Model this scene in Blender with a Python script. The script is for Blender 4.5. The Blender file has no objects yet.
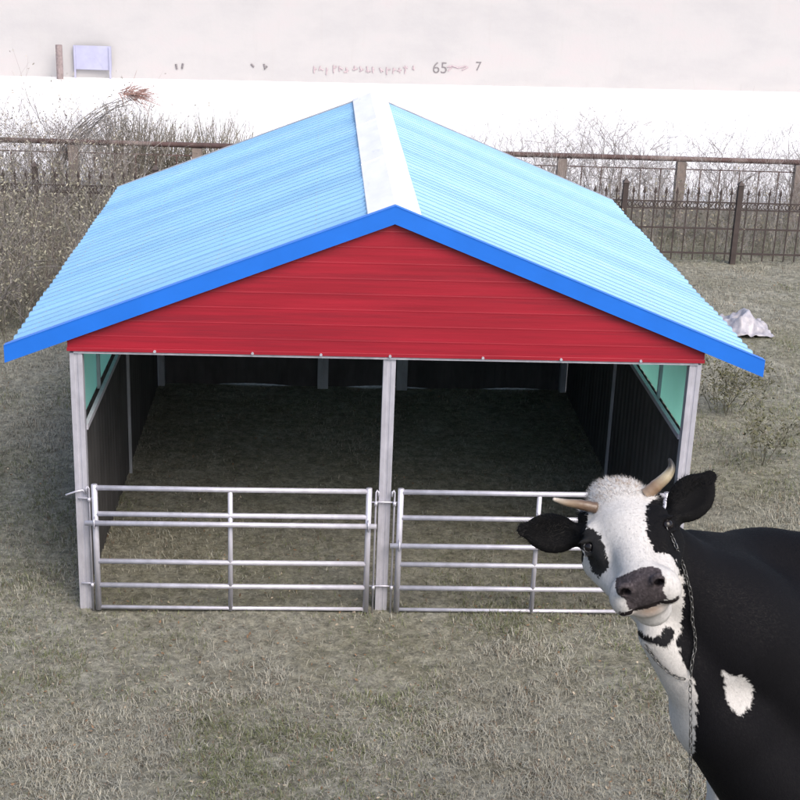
import bpy, math, random
import numpy as np
from mathutils import Vector, Matrix
from mathutils.bvhtree import BVHTree

random.seed(7)
rng = np.random.default_rng(11)
scene = bpy.context.scene
COL = scene.collection

# ------------------------------------------------------------------ camera
CAM = np.array([-0.726, -13.361, 7.123])
PITCH, YAW, ROLL, FPX = 0.342, 0.063, -0.039, 1422.4
fw = np.array([math.sin(YAW)*math.cos(PITCH), math.cos(YAW)*math.cos(PITCH), -math.sin(PITCH)])
r0 = np.array([math.cos(YAW), -math.sin(YAW), 0.0])
d0 = np.cross(fw, r0)
cR, sR = math.cos(ROLL), math.sin(ROLL)
XR = cR*r0 + sR*d0
DN = -sR*r0 + cR*d0
cam_data = bpy.data.cameras.new('camera')
cam = bpy.data.objects.new('camera', cam_data)
COL.objects.link(cam)
m = Matrix(((XR[0], -DN[0], -fw[0], CAM[0]),
            (XR[1], -DN[1], -fw[1], CAM[1]),
            (XR[2], -DN[2], -fw[2], CAM[2]),
            (0, 0, 0, 1)))
cam.matrix_world = m
cam_data.sensor_width = 36
cam_data.lens = 36*FPX/800
cam_data.clip_end = 3000
scene.camera = cam

def dp(px, py, Z):
    """point of the place at depth Z metres in front of the photographer"""
    return CAM + (XR*(px-400)/FPX + DN*(py-400)/FPX + fw)*Z

# ------------------------------------------------------------------ light
world = bpy.data.worlds.new('World'); scene.world = world
world.use_nodes = True
wn = world.node_tree
bg = wn.nodes['Background']
sky = wn.nodes.new('ShaderNodeTexSky')
sky.sky_type = 'NISHITA'; sky.sun_disc = False
SUN_DIR = Vector((0.42, -0.72, 0.92)).normalized()
sky.sun_elevation = math.asin(SUN_DIR.z)
sky.sun_rotation = math.atan2(SUN_DIR.x, SUN_DIR.y)
sky.air_density = 1.0; sky.dust_density = 4.0; sky.ozone_density = 0.6
wn.links.new(sky.outputs[0], bg.inputs[0])
bg.inputs[1].default_value = 0.15
sl = bpy.data.lights.new('sun', 'SUN')
sl.energy = 1.25; sl.angle = math.radians(42); sl.color = (1.0, 0.955, 0.90)
so = bpy.data.objects.new('sun', sl); COL.objects.link(so)
so.rotation_euler = (-SUN_DIR).to_track_quat('-Z', 'Y').to_euler()
so.location = (0, 0, 30)
scene.view_settings.view_transform = 'Standard'
scene.view_settings.look = 'None'
scene.view_settings.gamma = 1
scene.view_settings.use_curve_mapping = False
scene.view_settings.exposure = 0.80

# ------------------------------------------------------------------ materials
def new_mat(name):
    mt = bpy.data.materials.new(name); mt.use_nodes = True
    nt = mt.node_tree
    return mt, nt, nt.nodes['Principled BSDF']

def N(nt, kind, **kw):
    n = nt.nodes.new(kind)
    for k, v in kw.items():
        setattr(n, k, v)
    return n

def coords(nt, scale=(1, 1, 1)):
    tc = N(nt, 'ShaderNodeTexCoord'); mp = N(nt, 'ShaderNodeMapping')
    mp.inputs['Scale'].default_value = scale
    nt.links.new(tc.outputs['Object'], mp.inputs['Vector'])
    return mp.outputs['Vector']

def noise(nt, vec, scale, detail=6, rough=0.6):
    n = N(nt, 'ShaderNodeTexNoise')
    n.inputs['Scale'].default_value = scale; n.inputs['Detail'].default_value = detail
    n.inputs['Roughness'].default_value = rough
    nt.links.new(vec, n.inputs['Vector'])
    return n.outputs['Fac']

def ramp(nt, fac, stops):
    r = N(nt, 'ShaderNodeValToRGB')
    el = r.color_ramp.elements
    while len(el) < len(stops): el.new(0.5)
    for e, (p, c) in zip(el, stops):
        e.position = p; e.color = (*c, 1)
    nt.links.new(fac, r.inputs['Fac'])
    return r.outputs['Color']

def mixc(nt, fac, a, b, mode='MIX'):
    mx = N(nt, 'ShaderNodeMix', data_type='RGBA', blend_type=mode)
    for sock, v in ((mx.inputs[0], fac), (mx.inputs[6], a), (mx.inputs[7], b)):
        if hasattr(v, 'is_linked') or hasattr(v, 'node'):
            nt.links.new(v, sock)
        elif isinstance(v, (int, float)):
            sock.default_value = v
        else:
            sock.default_value = (*v, 1)
    return mx.outputs[2]

def bump(nt, bsdf, h, strength=0.3, dist=0.01):
    b = N(nt, 'ShaderNodeBump')
    b.inputs['Strength'].default_value = strength; b.inputs['Distance'].default_value = dist
    nt.links.new(h, b.inputs['Height']); nt.links.new(b.outputs[0], bsdf.inputs['Normal'])

def simple(name, col, rough=0.5, metal=0.0, var=0.15, scale=4.0, stretch=(1, 1, 1), bmp=0.0, dirt=None, spec=None):
    mt, nt, b = new_mat(name)
    v = coords(nt, stretch)
    f = noise(nt, v, scale)
    lo = tuple(c*(1-var) for c in col); hi = tuple(min(1, c*(1+var)) for c in col)
    c = ramp(nt, f, [(0.3, lo), (0.7, hi)])
    if dirt:
        f2 = noise(nt, coords(nt, stretch), scale*0.37, 8, 0.7)
        k = ramp(nt, f2, [(dirt[1], (0, 0, 0)), (dirt[1]+0.14, (1, 1, 1))])
        c = mixc(nt, k, c, dirt[0])
    nt.links.new(c, b.inputs['Base Color'])
    b.inputs['Roughness'].default_value = rough; b.inputs['Metallic'].default_value = metal
    if spec is not None: b.inputs['Specular IOR Level'].default_value = spec
    if bmp: bump(nt, b, noise(nt, v, scale*6), bmp, 0.01)
    return mt

M = {}
M['galv'] = simple('galvanised_steel', (0.52, 0.52, 0.59), 0.42, 0.35, 0.16, 9, (1, 1, 0.5), 0.05, ((0.40, 0.40, 0.47), 0.60))
M['galv_dull'] = simple('dull_galvanised_steel', (0.36, 0.38, 0.42), 0.6, 0.3, 0.2, 6, (1, 1, 0.5), 0.05)
M['fascia'] = simple('blue_fascia_paint', (0.014, 0.145, 0.62), 0.38, 0, 0.06, 3)
M['red'] = simple('red_gable_paint', (0.285, 0.010, 0.024), 0.45, 0, 0.2, 2.2, (0.30, 1, 9), 0.10, ((0.21, 0.010, 0.023), 0.52))
M['cap'] = simple('white_ridge_flashing', (0.74, 0.74, 0.77), 0.5, 0, 0.08, 2.5, (2, .6, 1), 0.0, ((0.46, 0.46, 0.51), 0.58))
M['dark_panel'] = simple('black_rubber_panel', (0.055, 0.053, 0.055), 0.8, 0, 0.4, 3, (1, 1, .4), 0.2)
M['iron'] = simple('dark_fence_iron', (0.055, 0.042, 0.040), 0.7, 0.2, 0.3, 7, (1, 1, 1), 0.1)
M['iron_rust'] = simple('rusty_pipe', (0.085, 0.052, 0.050), 0.85, 0, 0.45, 3, (1, 1, 1), 0.1, ((0.22, 0.18, 0.17), 0.52))
M['concrete_post'] = simple('grey_brown_post', (0.20, 0.165, 0.15), 0.9, 0, 0.3, 5, (1, 1, 1), 0.3)
M['paintmark'] = simple('faded_black_paint', (0.17, 0.16, 0.17), 0.9, 0, 0.4, 20)
M['pinkmark'] = simple('faded_pink_paint', (0.37, 0.31, 0.335), 0.9, 0, 0.2, 20)
M['bluepanel'] = simple('pale_blue_metal', (0.33, 0.34, 0.47), 0.6, 0, 0.1, 2)
M['darkjunk'] = simple('weathered_dark_wood', (0.22, 0.18, 0.18), 0.9, 0, 0.3, 8)
M['chain'] = simple('chain_steel', (0.14, 0.14, 0.14), 0.40, 0.85, 0.3, 60)
M['hoof'] = simple('hoof_horn', (0.05, 0.045, 0.04), 0.6, 0, 0.3, 30)

def roof_mat(name, col, seam):
    mt, nt, b = new_mat(name)
    v = coords(nt, (0.5, 1.0, 1.0))
    f = noise(nt, v, 1.3, 8, 0.65)
    c = ramp(nt, f, [(0.3, tuple(x*0.9 for x in col)), (0.72, tuple(min(1, x*1.08) for x in col))])
    f2 = noise(nt, coords(nt, (0.6, 5, 1)), 3.0, 6, 0.7)
    k = ramp(nt, f2, [(0.52, (0, 0, 0)), (0.8, (0.5, 0.5, 0.5))])
    c = mixc(nt, k, c, tuple(min(1, x*0.7+0.16) for x in col))
    # whole sheets faded by different amounts, and grime streaks down the slope
    f3 = noise(nt, coords(nt, (0.05, 1.0, 0.05)), 0.9, 2, 0.5)
    c = mixc(nt, 1.0, c, ramp(nt, f3, [(0.38, (0.86, 0.90, 0.94)), (0.62, (1.10, 1.07, 1.03))]), 'MULTIPLY')
    f4 = noise(nt, coords(nt, (0.9, 9, 0.9)), 1.6, 8, 0.75)
    k4 = ramp(nt, f4, [(0.60, (0, 0, 0)), (0.82, (0.55, 0.55, 0.55))])
    c = mixc(nt, k4, c, tuple(x*0.62 for x in col))
    nt.links.new(c, b.inputs['Base Color'])
    b.inputs['Roughness'].default_value = 0.5
    bump(nt, b, noise(nt, coords(nt), 2.2, 4), 0.25, 0.03)
    return mt
M['roof'] = roof_mat('pale_blue_roof_steel', (0.185, 0.375, 0.605), 0)

def teal_mat():
    mt, nt, b = new_mat('teal_fibreglass')
    out = nt.nodes['Material Output']
    d = N(nt, 'ShaderNodeBsdfDiffuse'); t = N(nt, 'ShaderNodeBsdfTranslucent'); mx = N(nt, 'ShaderNodeMixShader')
    c = ramp(nt, noise(nt, coords(nt), 2.5), [(0.3, (0.56, 0.88, 0.78)), (0.7, (0.62, 0.92, 0.84))])
    nt.links.new(c, d.inputs[0]); nt.links.new(c, t.inputs[0])
    mx.inputs[0].default_value = 0.72
    nt.links.new(d.outputs[0], mx.inputs[1]); nt.links.new(t.outputs[0], mx.inputs[2])
    nt.links.new(mx.outputs[0], out.inputs['Surface'])
    return mt
M['teal'] = teal_mat()

def ground_mat():
    mt, nt, b = new_mat('dry_winter_ground')
    v = coords(nt)
    big = noise(nt, v, 0.45, 8, 0.7); mid = noise(nt, v, 2.6, 10, 0.75); fine = noise(nt, v, 26, 8, 0.8)
    c1 = ramp(nt, mid, [(0.28, (0.15, 0.145, 0.115)), (0.46, (0.255, 0.25, 0.21)), (0.62, (0.31, 0.31, 0.27)), (0.8, (0.36, 0.36, 0.33))])
    c2 = ramp(nt, mid, [(0.3, (0.155, 0.15, 0.11)), (0.7, (0.26, 0.255, 0.195))])
    k = ramp(nt, big, [(0.45, (0, 0, 0)), (0.65, (0.8, 0.8, 0.8))])
    c = mixc(nt, k, c1, c2)
    kf = ramp(nt, fine, [(0.3, (0.45, 0.45, 0.45)), (0.7, (1.35, 1.35, 1.35))])
    c = mixc(nt, 1.0, c, kf, 'MULTIPLY')
    km = ramp(nt, noise(nt, v, 8.5, 6, 0.7), [(0.36, (0.62, 0.62, 0.62)), (0.64, (1.28, 1.27, 1.22))])
    c = mixc(nt, 1.0, c, km, 'MULTIPLY')
    nt.links.new(c, b.inputs['Base Color']); b.inputs['Roughness'].default_value = 0.95
    b.inputs['Specular IOR Level'].default_value = 0.1
    bump(nt, b, fine, 0.8, 0.04)
    return mt
M['ground'] = ground_mat()
M['snow'] = simple('old_snow', (0.86, 0.85, 0.86), 0.8, 0, 0.05, 0.8, (1, 1, 1), 0.1, ((0.74, 0.70, 0.70), 0.66))

def wall_mat():
    mt, nt, b = new_mat('whitewashed_wall')
    f = noise(nt, coords(nt, (0.5, 1, 1)), 0.7, 8, 0.65)
    c = ramp(nt, f, [(0.3, (0.35, 0.348, 0.36)), (0.55, (0.385, 0.38, 0.388)), (0.75, (0.405, 0.375, 0.387))])
    f2 = noise(nt, coords(nt, (3, 1, 0.25)), 1.2, 8, 0.7)
    k = ramp(nt, f2, [(0.56, (0, 0, 0)), (0.8, (0.5, 0.5, 0.5))])
    c = mixc(nt, k, c, (0.35, 0.34, 0.335))
    nt.links.new(c, b.inputs['Base Color']); b.inputs['Roughness'].default_value = 0.95
    bump(nt, b, noise(nt, coords(nt), 8), 0.2, 0.02)
    return mt
M['wall'] = wall_mat()

def attr_mat(name, rough=0.8, spec=0.3, fine=None, transl=0.0):
    mt, nt, b = new_mat(name)
    a = N(nt, 'ShaderNodeAttribute', attribute_name='Col')
    c = a.outputs['Color']
    if fine:
        f = noise(nt, coords(nt, fine[1]), fine[0], 6, 0.7)
        k = ramp(nt, f, [(0.25, (fine[2],)*3), (0.75, (fine[3],)*3)])
        c = mixc(nt, 1.0, c, k, 'MULTIPLY')
        bump(nt, b, f, 0.5, 0.003)
    nt.links.new(c, b.inputs['Base Color'])
    b.inputs['Roughness'].default_value = rough
    b.inputs['Specular IOR Level'].default_value = spec
    return mt
M['blade'] = attr_mat('grass_blades', 0.8, 0.2)
M['twig'] = attr_mat('twig_bark', 0.9, 0.1)
M['coat'] = attr_mat('cow_coat', 0.8, 0.08, (90, (1, 1, 1), 0.82, 1.12))
M['hair'] = attr_mat('cow_hair', 0.5, 0.13)
M['horn'] = attr_mat('horn_keratin', 0.35, 0.5, (60, (1, 1, 1), 0.85, 1.1))
M['eye'] = attr_mat('wet_eye', 0.04, 0.30)

def plastic_mat():
    mt, nt, b = new_mat('crumpled_plastic')
    c = ramp(nt, noise(nt, coords(nt), 5), [(0.35, (0.25, 0.24, 0.27)), (0.65, (0.42, 0.41, 0.45))])
    nt.links.new(c, b.inputs['Base Color']); b.inputs['Roughness'].default_value = 0.3
    bump(nt, b, noise(nt, coords(nt), 12), 0.5, 0.03)
    return mt
M['plastic'] = plastic_mat()

# ------------------------------------------------------------------ mesh helpers
def tag(o, label=None, cat=None, group=None, kind=None):
    if label: o['label'] = label
    if cat: o['category'] = cat
    if group: o['group'] = group
    if kind: o['kind'] = kind
    return o

def empty(name, loc, label=None, cat=None, group=None):
    o = bpy.data.objects.new(name, None); COL.objects.link(o); o.location = loc
    o.empty_display_size = 0.2
    return tag(o, label, cat, group)

class MB:
    """collects shapes in world metres, then builds ONE mesh object"""
    def __init__(s): s.v = []; s.f = []
    def add(s, vs, fs):
        k = len(s.v); s.v += [tuple(map(float, p)) for p in vs]; s.f += [tuple(i+k for i in f) for f in fs]; return s
    def box(s, x0, x1, y0, y1, z0, z1):
        vs = [(x, y, z) for z in (z0, z1) for y in (y0, y1) for x in (x0, x1)]
        return s.add(vs, [(0, 2, 3, 1), (4, 5, 7, 6), (0, 1, 5, 4), (2, 6, 7, 3), (0, 4, 6, 2), (1, 3, 7, 5)])
    def tube(s, pts, r, n=10, closed=False, caps=True):
        pts = [np.array(p, float) for p in pts]; L = len(pts); rs = r if isinstance(r, (list, tuple, np.ndarray)) else [r]*L
        vs = []; up = None
        for i in range(L):
            if closed: t = pts[(i+1) % L]-pts[i-1]
            else: t = pts[min(i+1, L-1)]-pts[max(i-1, 0)]
            t = t/(np.linalg.norm(t)+1e-12)
            if up is None:
                up = np.array([0, 0, 1.0]) if abs(t[2]) < 0.9 else np.array([1.0, 0, 0])
            a = np.cross(t, up); a /= np.linalg.norm(a); b = np.cross(a, t); up = b
            for k in range(n):
                th = 2*math.pi*k/n
                vs.append(pts[i]+rs[i]*(math.cos(th)*a+math.sin(th)*b))
        fs = []
        for i in range(L if closed else L-1):
            j = (i+1) % L
            for k in range(n):
                q = (k+1) % n
                fs.append((i*n+k, i*n+q, j*n+q, j*n+k))
        if caps and not closed:
            fs.append(tuple(range(n-1, -1, -1))); fs.append(tuple((L-1)*n+k for k in range(n)))
        return s.add(vs, fs)
    def prism(s, poly, a, b, axis):
        """poly: 2-D outline, extruded from a to b along axis"""
        n = len(poly); vs = []
        for t in (a, b):
            for p in poly:
                if axis == 'y': vs.append((p[0], t, p[1]))
                elif axis == 'z': vs.append((p[0], p[1], t))
                else: vs.append((t, p[0], p[1]))
        fs = [tuple(range(n)), tuple(range(2*n-1, n-1, -1))]
        for i in range(n): j = (i+1) % n; fs.append((i, i+n, j+n, j))
        return s.add(vs, fs)
    def build(s, name, mat, parent=None, smooth=False, bevel=0.0, fixn=True):
        me = bpy.data.meshes.new(name)
        off = np.array(parent.location) if parent is not None else np.zeros(3)
        pp = parent
        if parent is not None and parent.parent is not None: off = np.array(parent.matrix_basis.translation) + np.array(parent.parent.location)
        vs = [tuple(np.array(p)-off) for p in s.v]
        me.from_pydata(vs, [], s.f)
        if fixn:
            import bmesh
            bm = bmesh.new(); bm.from_mesh(me); bmesh.ops.recalc_face_normals(bm, faces=bm.faces); bm.to_mesh(me); bm.free()
        if smooth: me.polygons.foreach_set('use_smooth', [True]*len(me.polygons))
        me.materials.append(mat)
        o = bpy.data.objects.new(name, me); COL.objects.link(o)
        if parent is not None: o.parent = parent
        if bevel:
            md = o.modifiers.new('bevel', 'BEVEL'); md.width = bevel; md.segments = 2; md.limit_method = 'ANGLE'
        return o

def np_mesh(name, verts, faces, mat, cols=None, parent=None, smooth=False, off=None):
    """fast mesh from arrays; faces (n,3) or (n,4); cols per vertex"""
    me = bpy.data.meshes.new(name)
    verts = np.asarray(verts, np.float32)
    if off is not None: verts = verts - np.asarray(off, np.float32)
    faces = np.asarray(faces, np.int32); k = faces.shape[1]
    me.vertices.add(len(verts)); me.vertices.foreach_set('co', verts.ravel())
    me.loops.add(faces.size); me.loops.foreach_set('vertex_index', faces.ravel())
    me.polygons.add(len(faces)); me.polygons.foreach_set('loop_start', np.arange(0, faces.size, k, dtype=np.int32))
    if smooth: me.polygons.foreach_set('use_smooth', np.ones(len(faces), bool))
    me.update(calc_edges=True)
    if cols is not None:
        ca = me.color_attributes.new('Col', 'FLOAT_COLOR', 'POINT')
        c4 = np.ones((len(verts), 4), np.float32); c4[:, :3] = cols
        ca.data.foreach_set('color', c4.ravel())
    me.materials.append(mat)
    o = bpy.data.objects.new(name, me); COL.objects.link(o)
    if parent is not None: o.parent = parent
    return o

def copy_tree(o, parent=None):
    c = o.copy(); COL.objects.link(c); c.parent = parent
    for ch in list(o.children): copy_tree(ch, c)
    return c

# smooth value noise in numpy for terrain and strands
def vnoise(x, y, seed=0):
    xi = np.floor(x).astype(int); yi = np.floor(y).astype(int); fx = x-xi; fy = y-yi
    fx = fx*fx*(3-2*fx); fy = fy*fy*(3-2*fy)
    def h(a, b):
        n = (a*374761393 + b*668265263 + seed*1442695041) & 0xffffffff
        n = ((n ^ (n >> 13))*1274126177) & 0xffffffff
        return ((n ^ (n >> 16)) & 0xffff)/65535.0
    return (h(xi, yi)*(1-fx)+h(xi+1, yi)*fx)*(1-fy)+(h(xi, yi+1)*(1-fx)+h(xi+1, yi+1)*fx)*fy

BANK_Z = 3.66
def terrain(x, y):
    x = np.asarray(x, float); y = np.asarray(y, float)
    z = 0.07*(vnoise(x*0.7, y*0.7, 1)-0.5) + 0.05*(vnoise(x*2.1+5, y*2.1, 2)-0.5)
    flat = np.clip((18.5-y)/3, 0, 1)
    keep = np.where((np.abs(x) < 3.6) & (y > -0.6) & (y < 7.6), 0.4, 1.0)
    z = z*flat*keep
    t = np.clip((-5.6-y)/2.95, 0, 1)
    return z*(1-t*0.6) + BANK_Z*t

# ------------------------------------------------------------------ ground
def graded(lo, hi, a, b, step, grow=1.35):
    mid = list(np.arange(a, b+1e-6, step)); left = []; s = step; p = a
    while p > lo: s *= grow; p -= s; left.append(max(p, lo))
    right = []; s = step; p = mid[-1]
    while p < hi: s *= grow; p += s; right.append(min(p, hi))
    return np.array(left[::-1]+mid+right)
gx = graded(-600, 600, -12, 16, 0.16); gy = graded(-120, 1200, -14, 20, 0.16)
X, Y = np.meshgrid(gx, gy)
Zt = terrain(X, Y)
V = np.stack([X.ravel(), Y.ravel(), Zt.ravel()], 1)
nx, ny = len(gx), len(gy)
I = np.arange(nx*ny).reshape(ny, nx)
F = np.stack([I[:-1, :-1].ravel(), I[:-1, 1:].ravel(), I[1:, 1:].ravel(), I[1:, :-1].ravel()], 1)
g = np_mesh('ground', V, F, M['ground'], smooth=True)
tag(g, kind='structure')

# snow beyond the fences, ragged front edge
sx = np.arange(-70, 90, 0.25)
edge = 20.6 + 0.9*vnoise(sx*0.4, sx*0, 5) + 0.6*vnoise(sx*1.7, sx*0, 6)
rows = []
for t, back in ((0, None), (0.25, None), (0.6, None), (1, None)):
    rows.append(np.stack([sx, edge*(1-t)+60*t, np.full_like(sx, 0.005+0.03*min(1, t*3))], 1))
V = np.concatenate(rows); n = len(sx)
I = np.arange(4*n).reshape(4, n)
F = np.stack([I[:-1, :-1].ravel(), I[:-1, 1:].ravel(), I[1:, 1:].ravel(), I[1:, :-1].ravel()], 1)
tag(np_mesh('snow', V, F, M['snow']), kind='structure')

# ------------------------------------------------------------------ grass
def blades(P, lean, h, w, cols):
    """P (n,3) roots; each blade a bent strip of 5 verts / 3 tris"""
    n = len(P); th = rng.uniform(0, 2*math.pi, n)
    dirv = np.stack([np.cos(th), np.sin(th), np.zeros(n)], 1)
    side = np.stack([-np.sin(th), np.cos(th), np.zeros(n)], 1)*w[:, None]*0.5
    mid = P + dirv*(lean*h*0.35)[:, None] + np.array([0, 0, 1])*(h*0.6)[:, None]
    tip = P + dirv*(lean*h)[:, None] + np.array([0, 0, 1])*(h*np.clip(1-lean*0.35, .3, 1))[:, None]
    V = np.stack([P-side, P+side, mid-side*0.8, mid+side*0.8, tip], 1).reshape(-1, 3)
    b = np.arange(n)*5
    F = np.concatenate([np.stack([b, b+1, b+3], 1), np.stack([b, b+3, b+2], 1), np.stack([b+2, b+3, b+4], 1)])
    C = np.repeat(cols, 5, 0)
    return V, F, C

def grass_field():
    n = 640000
    # roots thinned with distance: more blades nearer to where the grass is seen
    y = -5.4 + (rng.random(n)**1.6)*24.5
    half = 5.5 + (y+5.4)*0.36
    x = rng.uniform(-1, 1, n)*half + (y+5)*0.06 + 0.3
    # clumps
    cx = vnoise(x*1.6, y*1.6, 21); cf = vnoise(x*5, y*5, 22)
    inside = (np.abs(x) < 3.05) & (y > 0.15) & (y < 7.1)
    keep = rng.random(n) < np.clip(0.30+0.9*cx*cf*2, 0, 1)*np.where(inside, 0.55, 1)
    worn = vnoise(x*0.9+3, y*0.7, 27)
    keep &= ~((y > -1.6) & (y < 6.5) & (np.abs(x) < 2.9) & (worn > 0.50) & (rng.random(n) < 0.75))
    keep &= ~((y > 7.1) & (y < 8.2) & (np.abs(x) < 3))
    x, y, cx, cf, inside = x[keep], y[keep], cx[keep], cf[keep], inside[keep]
    n = len(x)
    P = np.stack([x, y, terrain(x, y)-0.005], 1)
    h = (0.028+0.050*rng.random(n)**1.8+0.045*np.clip(cx*cf*2-0.5, 0, 1))*np.where(inside, 0.8, 1)
    lean = rng.uniform(0.3, 1.9, n)
    w = rng.uniform(0.0035, 0.0075, n)
    straw = np.array([0.36, 0.34, 0.275]); grey = np.array([0.295, 0.30, 0.265]); green = np.array([0.15, 0.17, 0.085]); brown = np.array([0.17, 0.12, 0.085])
    k = rng.random((n, 1)); g2 = np.clip((vnoise(x*0.8, y*0.8, 23)-0.42)*2.2, 0, 0.8)[:, None]
    col = straw*k+grey*(1-k)
    u = rng.random((n, 1))
    col = np.where(u < g2*0.75, green, col); col = np.where(u > 0.93, brown, col)
    col = col*rng.uniform(0.70, 1.18, (n, 1))*(0.80+0.35*vnoise(x*1.1+7, y*1.3, 24))[:, None]
    V, F, C = blades(P, lean, h, w, col)
    o = np_mesh('grass', V, F, M['blade'], C)
    tag(o, 'short dry winter grass, straw grey with greener tufts, covering the yard', 'grass', kind='stuff')
grass_field()

def leaf_litter():
    n = 9000
    y = -5.0+(rng.random(n)**1.3)*23; x = rng.uniform(-1, 1, n)*(5.5+(y+5.4)*0.36)+0.3
    k = vnoise(x*0.9, y*0.9, 51) > 0.38; x, y = x[k], y[k]; n = len(x)
    P = np.stack([x, y, terrain(x, y)+rng.uniform(0.005, 0.035, n)], 1)
    a = rng.normal(0, 1, (n, 3)); a[:, 2] *= 0.35; a /= np.linalg.norm(a, axis=1)[:, None]
    b = np.cross(a, np.array([0, 0, 1.0])+rng.normal(0, .3, (n, 3))); b /= np.linalg.norm(b, axis=1)[:, None]
    q = rng.uniform(0.010, 0.026, (n, 1))
    V = np.stack([P-a*q, P+b*q*0.5, P+a*q, P-b*q*0.5], 1).reshape(-1, 3)
    base = np.where(rng.random((n, 1)) < 0.6, np.array([[0.20, 0.13, 0.08]]), np.array([[0.34, 0.29, 0.22]]))
    C = np.repeat(base*rng.uniform(0.6, 1.3, (n, 1)), 4, 0)
    tag(np_mesh('leaf_litter', V, np.arange(4*n).reshape(n, 4), M['blade'], C), 'brown dead leaves scattered thinly over the winter grass', 'leaves', kind='stuff')
leaf_litter()

def bank_grass():
    n = 60000
    x = rng.uniform(-9, 10, n); y = rng.uniform(-13, -5.4, n)
    k = (y < -8.75) | (y > -7.9); x = x[k]; y = y[k]; n = len(x)
    P = np.stack([x, y, terrain(x, y)-0.005], 1)
    col = np.array([0.33, 0.31, 0.25])*rng.uniform(0.55, 1.2, (n, 1))*np.array([1, 1, 0.95])
    V, F, C = blades(P, rng.uniform(.3, 1.6, n), rng.uniform(0.03, 0.09, n), rng.uniform(0.004, 0.009, n), col)
    tag(np_mesh('grass', V, F, M['blade'], C), 'short dry grass on the raised bank under the cow', 'grass', kind='stuff')
bank_grass()

# ------------------------------------------------------------------ twigs and shrubs
class Twigs:
    def __init__(s): s.a = []; s.b = []; s.ra = []; s.rb = []; s.c = []
    def seg(s, p, q, r, r2, c):
        s.a.append(p); s.b.append(q); s.ra.append(r); s.rb.append(r2); s.c.append(c)
    def branch(s, p, d, length, r, depth, c, kinks=3, spread=0.6, kids=3, gravity=0.0):
        p = np.array(p, float); d = np.array(d, float)/np.linalg.norm(d)
        for i in range(kinks):
            d = d + rng.normal(0, 0.16, 3); d[2] -= gravity; d /= np.linalg.norm(d)
            q = p + d*length/kinks
            s.seg(p, q, r*(1-i/(kinks+1)), r*(1-(i+1)/(kinks+1)), c*rng.uniform(0.8, 1.2))
            if depth > 0:
                for _ in range(rng.integers(1, kids+1)):
                    dd = d + rng.normal(0, spread, 3); dd[2] = abs(dd[2])*0.7+0.15
                    s.branch(q, dd, length*rng.uniform(0.35, 0.6), r*0.55, depth-1, c, 2, spread, kids, gravity)
            p = q
    def build(s, name, parent=None, off=None, mat=None):
        a = np.array(s.a); b = np.array(s.b); ra = np.array(s.ra); rb = np.array(s.rb); c = np.array(s.c)
        t = b-a; t /= (np.linalg.norm(t, axis=1)[:, None]+1e-9)
        up = np.where(np.abs(t[:, 2:3]) < 0.9, np.array([[0, 0, 1.0]]), np.array([[1.0, 0, 0]]))
        e = np.cross(t, up); e /= np.linalg.norm(e, axis=1)[:, None]; f = np.cross(e, t)
        vs = []
        for P, R in ((a, ra), (b, rb)):
            for k in range(3):
                th = 2*math.pi*k/3
                vs.append(P+R[:, None]*(math.cos(th)*e+math.sin(th)*f))
        V = np.stack(vs, 1).reshape(-1, 3); n = len(a); B = np.arange(n)*6
        F = []
        for k in range(3):
            q = (k+1) % 3
            F.append(np.stack([B+k, B+q, B+q+3, B+k+3], 1))
        F = np.concatenate(F)
        return np_mesh(name, V, F, mat or M['twig'], np.repeat(c, 6, 0), parent, False, off)

GREYB = np.array([0.22, 0.20, 0.19]); BRN = np.array([0.19, 0.16, 0.14]); PALE = np.array([0.36, 0.34, 0.33]); OLIVE = np.array([0.17, 0.165, 0.13])
def leafy(tw, p, n, rad, c, name, parent, off, size=0.03):
    """dead leaves still hanging on the twigs"""
    src = np.array(tw.b); k = rng.integers(0, len(src), n)
    P = src[k]+rng.normal(0, rad, (n, 3)); P[:, 2] = np.maximum(P[:, 2], 0.02)
    a = rng.normal(0, 1, (n, 3)); a /= np.linalg.norm(a, axis=1)[:, None]
    b = rng.normal(0, 1, (n, 3)); b = np.cross(a, b); b /= np.linalg.norm(b, axis=1)[:, None]
    s = size*rng.uniform(0.5, 1.3, (n, 1))
    V = np.stack([P-a*s, P+b*s*0.4, P+a*s, P-b*s*0.4], 1).reshape(-1, 3)
    F = np.arange(4*n).reshape(n, 4)
    C = np.repeat(c*rng.uniform(0.6, 1.4, (n, 1)), 4, 0)
    return np_mesh(name, V, F, M['blade'], C, parent, False, off)

def shrub(x, y, h, rad, c, label, stems=9, depth=3, leaves=0, lc=None, group='bare shrubs along the fences'):
    z = float(terrain(x, y)); root = empty('shrub', (x, y, z), label, 'shrub', group)
    tw = Twigs()
    for i in range(stems):
        a = rng.uniform(0, 2*math.pi); o = rng.uniform(0, rad*0.3)
        p = (x+o*math.cos(a), y+o*math.sin(a), z-0.02)
        lean = rng.uniform(0.1, 1.0)*rad/h
        tw.branch(p, (math.cos(a)*lean, math.sin(a)*lean, 1), h*rng.uniform(0.5, 0.85), 0.012*h/1.5, depth, c)
    tw.build('branches', root, (x, y, z))
    if leaves: leafy(tw, None, leaves, 0.05, lc if lc is not None else c, 'dry_leaves', root, (x, y, z))
    return root

# ------------------------------------------------------------------ cattle shelter
HW = 3.07; HH = 2.82; HR = 4.276; SL = (4.276-2.825)/3.711; OE = 3.711; YF = -0.05; YB = 7.78
shed = empty('cattle_shelter', (0, 0, 0), 'open fronted cattle shelter with blue metal roof, white ridge and red gable', 'shelter')
def roofz(x): return HR-SL*abs(x)

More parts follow.
